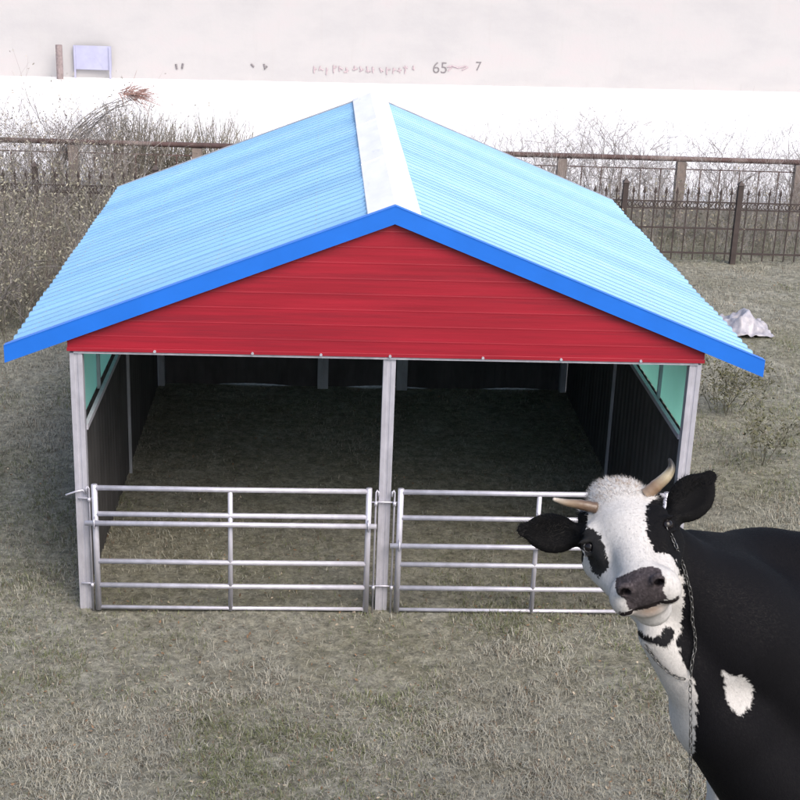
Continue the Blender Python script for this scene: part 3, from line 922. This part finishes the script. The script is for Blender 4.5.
# legs
def leg(a, s, front):
    if front:
        p = [bp(a, s, -0.62), bp(a-0.02, s, -0.95), bp(a, s, -1.20), bp(a+0.015, s, -1.335)]; r = [0.10, 0.062, 0.043, 0.05]
    else:
        p = [bp(a-0.05, s, -0.55), bp(a-0.12, s, -0.72), bp(a+0.10, s, -0.95), bp(a+0.04, s, -1.335)]; r = [0.16, 0.10, 0.055, 0.047]
    for i in range(3): cone(p[i], p[i+1], r[i], r[i+1], 0.03)
    return p[-1]
FEET = [leg(0.18, -0.15, True), leg(0.10, 0.15, True), leg(1.50, -0.16, False), leg(1.40, 0.16, False)]
for q in FEET: cone(q+UP*0.02, np.array([q[0], q[1], BANK_Z+0.035])-BA*0.03, 0.05, 0.062, 0.01)
cone(bp(1.74, 0, -0.10), bp(1.83, 0, -0.45), 0.035, 0.022, 0.03); cone(bp(1.83, 0, -0.45), bp(1.82, 0, -0.95), 0.022, 0.018, 0.02)
ellipsoid(bp(1.82, 0, -1.02), (0.04, 0.04, 0.13), BAX, 0.03)
ellipsoid(bp(1.25, 0, -0.72), (0.16, 0.14, 0.12), BAX, 0.05)

# --- head
ellipsoid(hp(0, -0.095, -0.045), (0.118, 0.15, 0.11), Hm, 0.03)
ellipsoid(hp(0, -0.165, 0.0), (0.085, 0.075, 0.070), Hm, 0.04)
ellipsoid(hp(-0.03, -0.19, 0.015), (0.05, 0.05, 0.045), Hm, 0.03)
ellipsoid(hp(0, -0.02, -0.012), (0.118, 0.10, 0.058), Hm, 0.03)
cone(hp(0, -0.02, -0.012), hp(0, 0.19, -0.035), 0.066, 0.058, 0.03)
for s in (-1, 1):
    cone(hp(s*0.082, -0.03, -0.10), hp(s*0.055, 0.145, -0.085), 0.078, 0.050, 0.035)     # jaw and cheek
    cone(hp(s*0.105, -0.035, 0.006), hp(s*0.085, 0.055, -0.022), 0.028, 0.024, 0.03)      # brow to cheekbone
    ellipsoid(hp(s*0.103, -0.125, 0.0), (0.030, 0.035, 0.030), Hm, 0.03)                   # horn bud
    ellipsoid(hp(s*0.066, 0.215, -0.060), (0.040, 0.050, 0.055), Hm, 0.025)               # upper lip pads
ellipsoid(hp(0, 0.205, -0.045), (0.082, 0.060, 0.060), Hm, 0.025)
ellipsoid(hp(0, 0.235, -0.020), (0.070, 0.030, 0.040), Hm, 0.015)                          # nose pad
ellipsoid(hp(0, 0.195, -0.112), (0.066, 0.058, 0.036), Hm, 0.015)
ellipsoid(hp(0.008, 0.165, -0.165), (0.058, 0.060, 0.052), Hm, 0.03)                           # lower lip / chin
cone(hp(0, 0.02, -0.12), hp(0, 0.16, -0.12), 0.07, 0.05, 0.04)
# mouth slit
cone(hp(-0.075, 0.235, -0.085), hp(0, 0.270, -0.082), 0.006, 0.008, 0.006, True)
cone(hp(0.082, 0.215, -0.075), hp(0, 0.270, -0.082), 0.006, 0.008, 0.006, True)
# nostrils
for s in (-1, 1):
    ellipsoid(hp(s*0.050-0.004, 0.258, 0.008), (0.024, 0.018, 0.023), Hm, 0.012)
    cone(hp(s*0.053-0.004, 0.290, 0.012), hp(s*0.044-0.003, 0.238, -0.010), 0.0165, 0.009, 0.007, True)
# eye sockets with lids
EYES = []
for s, px_, py_ in ((-1, 590, 545), (1, 662, 522)):
    ec = hp(s*0.112, 0.0, -0.012); EYES.append((s, ec))
    ellipsoid(ec+HU*s*0.003, (0.031, 0.034, 0.028), Hm, 0.012)
    ellipsoid(ec+HU*s*0.012+TO*0.024, (0.018, 0.018, 0.016), Hm, 0.005, True)
    ellipsoid(ec+HU*s*0.010+TO*0.019-Dd*0.0205, (0.027, 0.007, 0.012), [HU, Dd, TO], 0.006)
    ellipsoid(ec+HU*s*0.010+TO*0.017+Dd*0.021, (0.024, 0.006, 0.010), [HU, Dd, TO], 0.006)
# ears: cupped leaves
def ear(base, tip, width, face, curve):
    base = np.array(base); tip = np.array(tip); ax = tip-base; L = np.linalg.norm(ax); ax /= L
    n = face-ax*(face@ax); n /= np.linalg.norm(n); sd = np.cross(ax, n)
    c = base+ax*L*0.56
    cone(base-ax*0.035, base+ax*0.045, 0.034, 0.030, 0.025)
    c = base+ax*L*0.47
    ellipsoid(c, (L*0.41, width, 0.018), [ax, sd, n], 0.012)
    cone(c+ax*L*0.08, tip-ax*0.022, width*0.90, 0.024, 0.012, squash=(n, 0.24))
    ellipsoid(c+n*0.026+ax*0.012, (L*0.40, width*0.70, 0.022), [ax, sd, n], 0.008, True)
ear(dp(584, 537, 4.40), dp(517, 529, 4.42), 0.062, TO*0.9+UP*0.1, 0)
ear(dp(670, 521, 4.40), dp(714, 472, 4.45), 0.067, TO*0.9-XR*0.1, 0)

# --- surface nets
def surface_nets(f):
    sx_, sy_, sz_ = f.shape; ins = f < 0
    c8 = np.zeros((sx_-1, sy_-1, sz_-1), np.uint8)
    for a in (0, 1):
        for b in (0, 1):
            for c in (0, 1): c8 += ins[a:sx_-1+a, b:sy_-1+b, c:sz_-1+c]
    act = (c8 > 0) & (c8 < 8)
    idx = np.full(act.shape, -1, np.int32); ci, cj, ck = np.nonzero(act); n = len(ci); idx[ci, cj, ck] = np.arange(n)
    pos = np.zeros((n, 3)); cnt = np.zeros(n)
    corners = [(a, b, c) for a in (0, 1) for b in (0, 1) for c in (0, 1)]
    G = (GX, GY, GZ)
    for p in corners:
        for ax in range(3):
            if p[ax] == 1: continue
            q = list(p); q[ax] = 1
            fa = f[ci+p[0], cj+p[1], ck+p[2]]; fb = f[ci+q[0], cj+q[1], ck+q[2]]
            mk = (fa < 0) != (fb < 0); t = np.where(mk, fa/(fa-fb+1e-20), 0)
            ii = (ci, cj, ck)
            for d in range(3):
                lo = G[d][ii[d]+p[d]]; hi = G[d][ii[d]+q[d]]
                pos[:, d] += np.where(mk, lo+(hi-lo)*t, 0)
            cnt += mk
    pos /= cnt[:, None]
    Fs = []
    for ax in range(3):
        sl0 = [slice(1, -1)]*3; sl0[ax] = slice(0, -1); sl1 = list(sl0); sl1[ax] = slice(1, None)
        A = ins[tuple(sl0)]; B = ins[tuple(sl1)]
        for flip, mk in ((False, A & ~B), (True, ~A & B)):
            i, j, k = np.nonzero(mk); ii = [i, j, k]
            for d in range(3):
                if d != ax: ii[d] = ii[d]+1
            d1, d2 = (ax+1) % 3, (ax+2) % 3
            qs = []
            for (o1, o2) in ((0, 0), (-1, 0), (-1, -1), (0, -1)):
                w = [ii[0].copy(), ii[1].copy(), ii[2].copy()]; w[d1] = w[d1]+o1; w[d2] = w[d2]+o2
                qs.append(idx[w[0], w[1], w[2]])
            q = np.stack(qs, 1)
            Fs.append(q[:, ::-1] if flip else q)
    return pos, np.concatenate(Fs)
V, F = surface_nets(FLD)
del FLD
# largest connected piece only, light relaxation
def relax(V, F, it):
    for _ in range(it):
        acc = np.zeros_like(V); c = np.zeros(len(V))
        for a in range(4):
            for b in ((a+1) % 4,):
                np.add.at(acc, F[:, a], V[F[:, b]]); np.add.at(acc, F[:, b], V[F[:, a]]); np.add.at(c, F[:, a], 1); np.add.at(c, F[:, b], 1)
        V = V*0.5+0.5*acc/c[:, None]
    return V
V = relax(V, F, 1)

# --- coat pattern (laid out on the animal: face plane for the head, flank plane for the trunk)
def inpoly(x, y, poly):
    r = np.zeros(len(x), bool); n = len(poly)
    for i in range(n):
        x1, y1 = poly[i]; x2, y2 = poly[(i+1) % n]
        c = ((y1 > y) != (y2 > y)) & (x < (x2-x1)*(y-y1)/(y2-y1+1e-12)+x1)
        r ^= c
    return r
HEYE = [(651, 501), (645, 510), (646, 524), (649, 540), (656, 552), (664, 553), (674, 557), (679, 575), (688, 575), (690, 500), (662, 496)]
HEYL = [(588, 527), (581, 529), (575, 536), (574, 548), (584, 552), (589, 562), (593, 571), (598, 578), (602, 575), (607, 568), (608, 556), (605, 546), (600, 536), (594, 530)]
NOSE = [(616, 578), (615, 588), (618, 595), (625, 599), (629, 610), (644, 608), (659.5, 602), (668, 599), (663, 591), (665, 579), (660, 569), (652, 566), (640, 568), (630, 572), (621, 576)]
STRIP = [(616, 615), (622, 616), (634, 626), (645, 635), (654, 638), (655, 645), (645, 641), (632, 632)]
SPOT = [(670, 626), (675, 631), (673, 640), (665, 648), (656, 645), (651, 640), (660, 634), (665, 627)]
WHITE = [(560, 455), (652, 455), (655, 495), (668, 520), (672, 556), (683, 572), (684, 600), (681, 625), (676, 642), (681, 657), (693, 680), (697, 700), (694, 740), (685, 800), (600, 800), (560, 600)]
CHEST = [(720, 665), (725, 674), (737, 676), (748, 679), (754, 690), (750, 708), (738, 716), (727, 700)]
def coat(V):
    q = V-CAM; dz = q@fw; X_ = 400+FPX*(q@XR)/dz; Y_ = 400+FPX*(q@DN)/dz
    h = (V-E0)@Hm.T
    jit = (vnoise(X_*0.9, Y_*0.9, 71)-0.5)*3.0+(vnoise(X_*0.35, Y_*0.35, 72)-0.5)*3.5
    jx, jy = X_+jit, Y_+(vnoise(X_*0.8+9, Y_*0.8, 73)-0.5)*3.5
    C = np.tile(np.array([0.0045, 0.0045, 0.006]), (len(V), 1))
    white = inpoly(jx, jy, WHITE) & (dz < 4.98)
    headf = dz < 4.72
    chest = inpoly(jx, jy, CHEST)
    Wc = np.array([0.47, 0.46, 0.455])
    C[white | chest] = Wc
    far = (X_ > 830)
    big = vnoise(V[:, 0]*2.1+V[:, 1]*0.7+3, V[:, 2]*2.3+1, 77)
    C[far & (big > 0.62)] = Wc
    low = V[:, 2] < BANK_Z+0.50
    C[low] = Wc
    hoof = V[:, 2] < BANK_Z+0.075; C[hoof] = (0.05, 0.045, 0.04)
    # poll hair a little grey-brown
    poll = white & headf & (h[:, 1] < -0.08)
    sp = vnoise(X_*0.55, Y_*0.55, 81)*vnoise(X_*1.3, Y_*1.3, 82)
    wgt = np.clip((sp-0.20)*3.2, 0, 0.8)*np.clip((-h[:, 1]-0.08)/0.06, 0, 1)
    C[poll] = C[poll]*(1-wgt[poll, None])+np.array([0.26, 0.20, 0.15])*wgt[poll, None]
    warm = poll[:, None]*0.0
    C[inpoly(jx, jy, HEYE) & headf] = (0.005, 0.005, 0.006)
    C[inpoly(jx, jy, HEYL) & headf] = (0.018, 0.018, 0.019)
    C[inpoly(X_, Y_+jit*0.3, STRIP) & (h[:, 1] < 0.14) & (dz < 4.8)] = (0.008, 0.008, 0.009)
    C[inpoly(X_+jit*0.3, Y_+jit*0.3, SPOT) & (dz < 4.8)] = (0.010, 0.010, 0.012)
    nose = inpoly(X_+jit*0.15, Y_, NOSE) & (h[:, 1] > 0.15)
    C[nose] = np.array([0.048, 0.041, 0.045])*(0.6+0.9*vnoise(X_[nose]*1.7, Y_[nose]*0.8, 91)*vnoise(X_[nose]*0.5, Y_[nose]*0.5, 92)*1.6)[:, None]
    for s in (-1, 1):
        a_ = np.array([s*0.051-0.004, 0.262, 0.008]); C[np.linalg.norm((h-a_)*np.array([1, .45, 1]), axis=1) < 0.0155] = (0.006, 0.005, 0.006)
    # ears black
    for b0, t0 in ((dp(584, 537, 4.40), dp(517, 529, 4.42)), (dp(670, 521, 4.40), dp(714, 472, 4.45))):
        ax = t0-b0; L2 = ax@ax; t = ((V-b0)@ax)/L2
        C[(t > -0.02) & (t < 1.2) & (np.linalg.norm(V-b0-np.clip(t, 0, 1)[:, None]*ax, axis=1) < 0.08)] = (0.0035, 0.0035, 0.004)
    # lips
    lip = (h[:, 1] > 0.20) & (h[:, 2] < -0.072) & (h[:, 2] > -0.135) & (np.abs(h[:, 0]) < 0.060)
    lw = np.clip(1-np.abs(h[:, 2]+0.100)/0.045, 0, 1)*0.85*np.clip(1.25-np.abs(h[:, 0])/0.055, 0, 1)
    C[lip & ~nose] = C[lip & ~nose]*(1-lw[lip & ~nose, None])+np.array([0.21, 0.145, 0.10])*lw[lip & ~nose, None]
    mouth = (h[:, 1] > 0.19) & (np.abs(h[:, 2]+0.080) < 0.011) & (np.abs(h[:, 0]) < 0.09)
    C[mouth] = (0.02, 0.016, 0.017)
    return C, nose, X_, Y_
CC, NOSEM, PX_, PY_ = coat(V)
COWLOC = (float(bp(0.8, 0, 0)[0]), float(bp(0.8, 0, 0)[1]), BANK_Z)
cow = empty('cow', COWLOC, 'black and white horned cow with tilted white face looking at the camera, at the right', 'cow')
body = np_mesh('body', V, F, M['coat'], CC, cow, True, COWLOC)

# eyes
for s, ec in EYES:
    c = ec+HU*s*0.007+TO*0.006; R = 0.0215
    nu, nv = 28, 20; vs = []; cs = []
    look = (TO + HU*s*0.12); look /= np.linalg.norm(look)
    for j in range(nv+1):
        for i in range(nu):
            a = math.pi*j/nv; b = 2*math.pi*i/nu
            d = np.array([math.sin(a)*math.cos(b), math.sin(a)*math.sin(b), math.cos(a)])
            vs.append(c+d*R)
            k = d@look; k2 = d@(look*0.8-XR*0.12+DN*-0.10)
            cs.append((0.006, 0.005, 0.006) if k > 0.72 else ((0.36, 0.34, 0.33) if k > 0.60 and (d@XR) < 0.1 else (0.02, 0.018, 0.018)))
    fs = [(j*nu+i, j*nu+(i+1) % nu, (j+1)*nu+(i+1) % nu, (j+1)*nu+i) for j in range(nv) for i in range(nu)]
    np_mesh('eye', np.array(vs), np.array(fs), M['eye'], np.array(cs), cow, True, COWLOC)

# horns
def horn(pts, rs, cols):
    mb = MB(); P = [np.array(p) for p in pts]
    # smooth the path
    T = np.linspace(0, len(P)-1, 26); Q = []; R = []; CL = []
    for t in T:
        i = min(int(t), len(P)-2); f = t-i
        p0, p1, p2, p3 = P[max(i-1, 0)], P[i], P[i+1], P[min(i+2, len(P)-1)]
        Q.append(0.5*((2*p1)+(-p0+p2)*f+(2*p0-5*p1+4*p2-p3)*f*f+(-p0+3*p1-3*p2+p3)*f**3))
        R.append((rs[i]*(1-f)+rs[i+1]*f)*(1+0.035*math.sin(t*14)*(1 if t < 1.4 else 0))); CL.append(np.array(cols[i])*(1-f)+np.array(cols[i+1])*f)
    R[-1] = R[-1]*0.4
    mb.tube(Q, R, 16)
    o = np_mesh_poly(mb, 'horn', M['horn'], np.repeat(np.array(CL), 16, 0), cow)
    return o
def np_mesh_poly(mb, name, mat, cols, parent):
    me = bpy.data.meshes.new(name); me.from_pydata([tuple(np.array(v)-np.array(parent.location)) for v in mb.v], [], mb.f)
    me.polygons.foreach_set('use_smooth', [True]*len(me.polygons))
    ca = me.color_attributes.new('Col', 'FLOAT_COLOR', 'POINT'); c4 = np.ones((len(mb.v), 4), np.float32); c4[:, :3] = cols
    ca.data.foreach_set('color', c4.ravel()); me.materials.append(mat)
    o = bpy.data.objects.new(name, me); COL.objects.link(o); o.parent = parent
    return o
horn([dp(596, 508, 4.37), dp(580, 504.5, 4.36), dp(566, 502.5, 4.33), dp(553, 499, 4.29)], [0.018, 0.0155, 0.011, 0.005],
     [(0.10, 0.065, 0.045), (0.11, 0.07, 0.045), (0.20, 0.15, 0.105), (0.36, 0.33, 0.29)])
horn([dp(646, 495, 4.38), dp(656, 486, 4.37), dp(667, 476, 4.36), dp(671.5, 467, 4.36), dp(669, 458.5, 4.37)], [0.022, 0.0195, 0.0165, 0.0115, 0.004],
     [(0.24, 0.18, 0.13), (0.19, 0.125, 0.08), (0.36, 0.31, 0.215), (0.03, 0.026, 0.022), (0.02, 0.018, 0.016)])

# short coat hair on the head, neck and shoulder
def hair():
    tri = np.concatenate([F[:, [0, 1, 2]], F[:, [0, 2, 3]]])
    A, B, C_ = V[tri[:, 0]], V[tri[:, 1]], V[tri[:, 2]]
    nrm = np.cross(B-A, C_-A); ar = np.linalg.norm(nrm, axis=1); nrm /= ar[:, None]+1e-12
    cen = (A+B+C_)/3
    vis = cen[:, 0] < 1.35
    wgt = ar*vis; wgt /= wgt.sum()
    n = 150000
    t = rng.choice(len(tri), n, p=wgt)
    a = rng.random((n, 1)); b = rng.random((n, 1)); sw = (a+b) > 1; a = np.where(sw, 1-a, a); b = np.where(sw, 1-b, b)
    P = A[t]*(1-a-b)+B[t]*a+C_[t]*b; Nn = nrm[t]
    col = CC[tri[t, 0]]; ns = NOSEM[tri[t, 0]] | NOSEM[tri[t, 1]]
    h = (P-E0)@Hm.T
    headm = ((P-CAM)@fw) < 4.62
    # keep off nose, eyes, lips
    ok = ~ns & ~((h[:, 1] > 0.17) & (np.abs(h[:, 2]+0.09) < 0.04) & (np.abs(h[:, 0]) < 0.07) & headm)
    for s, ec in EYES: ok &= np.linalg.norm(P-(ec+HU*s*0.006+TO*0.006), axis=1) > 0.027
    P, Nn, col, h, headm = P[ok], Nn[ok], col[ok], h[ok], headm[ok]; n = len(P)
    # growth: away from the forehead whorl on the face, down and back on the trunk
    flow = P-hp(0, -0.03, 0.02); flow /= np.linalg.norm(flow, axis=1)[:, None]
    flow = np.where(headm[:, None], flow, DN*0.8+XR*0.5)
    poll = headm & (h[:, 1] < -0.09) & (h[:, 2] > -0.04)
    flow = flow+rng.normal(0, 1, (n, 3))*np.where(poll, 0.75, 0.18)[:, None]
    flow -= Nn*np.sum(flow*Nn, 1)[:, None]; flow /= np.linalg.norm(flow, axis=1)[:, None]+1e-9
    L = np.where(poll, rng.uniform(0.010, 0.026, n), rng.uniform(0.006, 0.013, n))[:, None]
    lift = np.where(poll, 0.55, 0.22)[:, None]
    tip = P+(flow+Nn*lift)/np.sqrt(1+lift**2)*L
    sd = np.cross(flow, Nn)*0.0006
    VV = np.stack([P-sd-Nn*0.001, P+sd-Nn*0.001, tip], 1).reshape(-1, 3)
    FF = np.arange(3*n).reshape(n, 3)
    cc = np.clip(col*rng.uniform(0.60, 1.25, (n, 1)), 0, 0.8)
    np_mesh('coat_hair', VV, FF, M['hair'], np.repeat(cc, 3, 0), cow, False, COWLOC)
hair()

# neck chain lying on the coat
bvh = BVHTree.FromPolygons([tuple(v) for v in V], [tuple(f) for f in F.tolist()])
def on_cow(px_, py_, lift):
    v = XR*(px_-400)/FPX + DN*(py_-400)/FPX + fw
    h, nn, i, d = bvh.ray_cast(Vector(CAM), Vector(v).normalized())
    if h is None: return None
    return np.array(h)+TO*lift
pathA = [(667, 527), (672, 537), (677, 549), (682, 562), (686, 575), (690, 590), (692, 605), (692, 620), (695, 635), (695, 648), (692, 660), (691, 671), (690, 680)]
pathB = [(645, 645), (650, 652), (656, 660), (663, 667), (671, 674), (680, 678), (690, 680)]
def resample(P, step):
    P = [np.array(p) for p in P]; out = [P[0]]; acc = 0
    D = [0]
    for a, b in zip(P[:-1], P[1:]): D.append(D[-1]+np.linalg.norm(b-a))
    T = np.arange(0, D[-1], step); res = []
    for t in T:
        i = min(np.searchsorted(D, t, side='right')-1, len(P)-2); f = (t-D[i])/(D[i+1]-D[i]+1e-9)
        res.append(P[i]*(1-f)+P[i+1]*f)
    return res
mbc = MB()
def chain(P, roll0=0.0, pitch=0.0185, w=0.0019):
    pts = resample(P, pitch)
    for i in range(len(pts)-1):
        a, b = pts[i], pts[i+1]; t = b-a; L = np.linalg.norm(t); t /= L; c = (a+b)/2
        e = np.cross(t, TO); e /= np.linalg.norm(e); f = np.cross(t, e)
        th = (math.pi/4 if i % 2 else -math.pi/4)+roll0+rng.normal(0, .12); s = e*math.cos(th)+f*math.sin(th)
        ring = []
        hl, hw_ = L*0.5+0.0015, 0.0052
        for k in range(12):
            q = 2*math.pi*k/12
            ring.append(c+t*(hl*np.sign(math.cos(q))*abs(math.cos(q))**0.8)+s*hw_*math.sin(q))
        mbc.tube(ring, w, 6, closed=True)
PA = [p for p in (on_cow(a, b, 0.013) for a, b in pathA) if p is not None]
PB = [p for p in (on_cow(a, b, 0.011) for a, b in pathB) if p is not None]
chain(PA); chain(PB)
last = PA[-1]
lead = [last, last+np.array([0.0, -0.06, -0.12]), last+np.array([0.02, -0.09, -0.4]), last+np.array([0.04, -0.09, -0.9])]
lead = [l for l in lead]
chain(lead)
ch = mbc.build('neck_chain', M['chain'], None, True, fixn=False)
tag(ch, 'thin steel link chain hanging round the neck of the cow', 'chain')
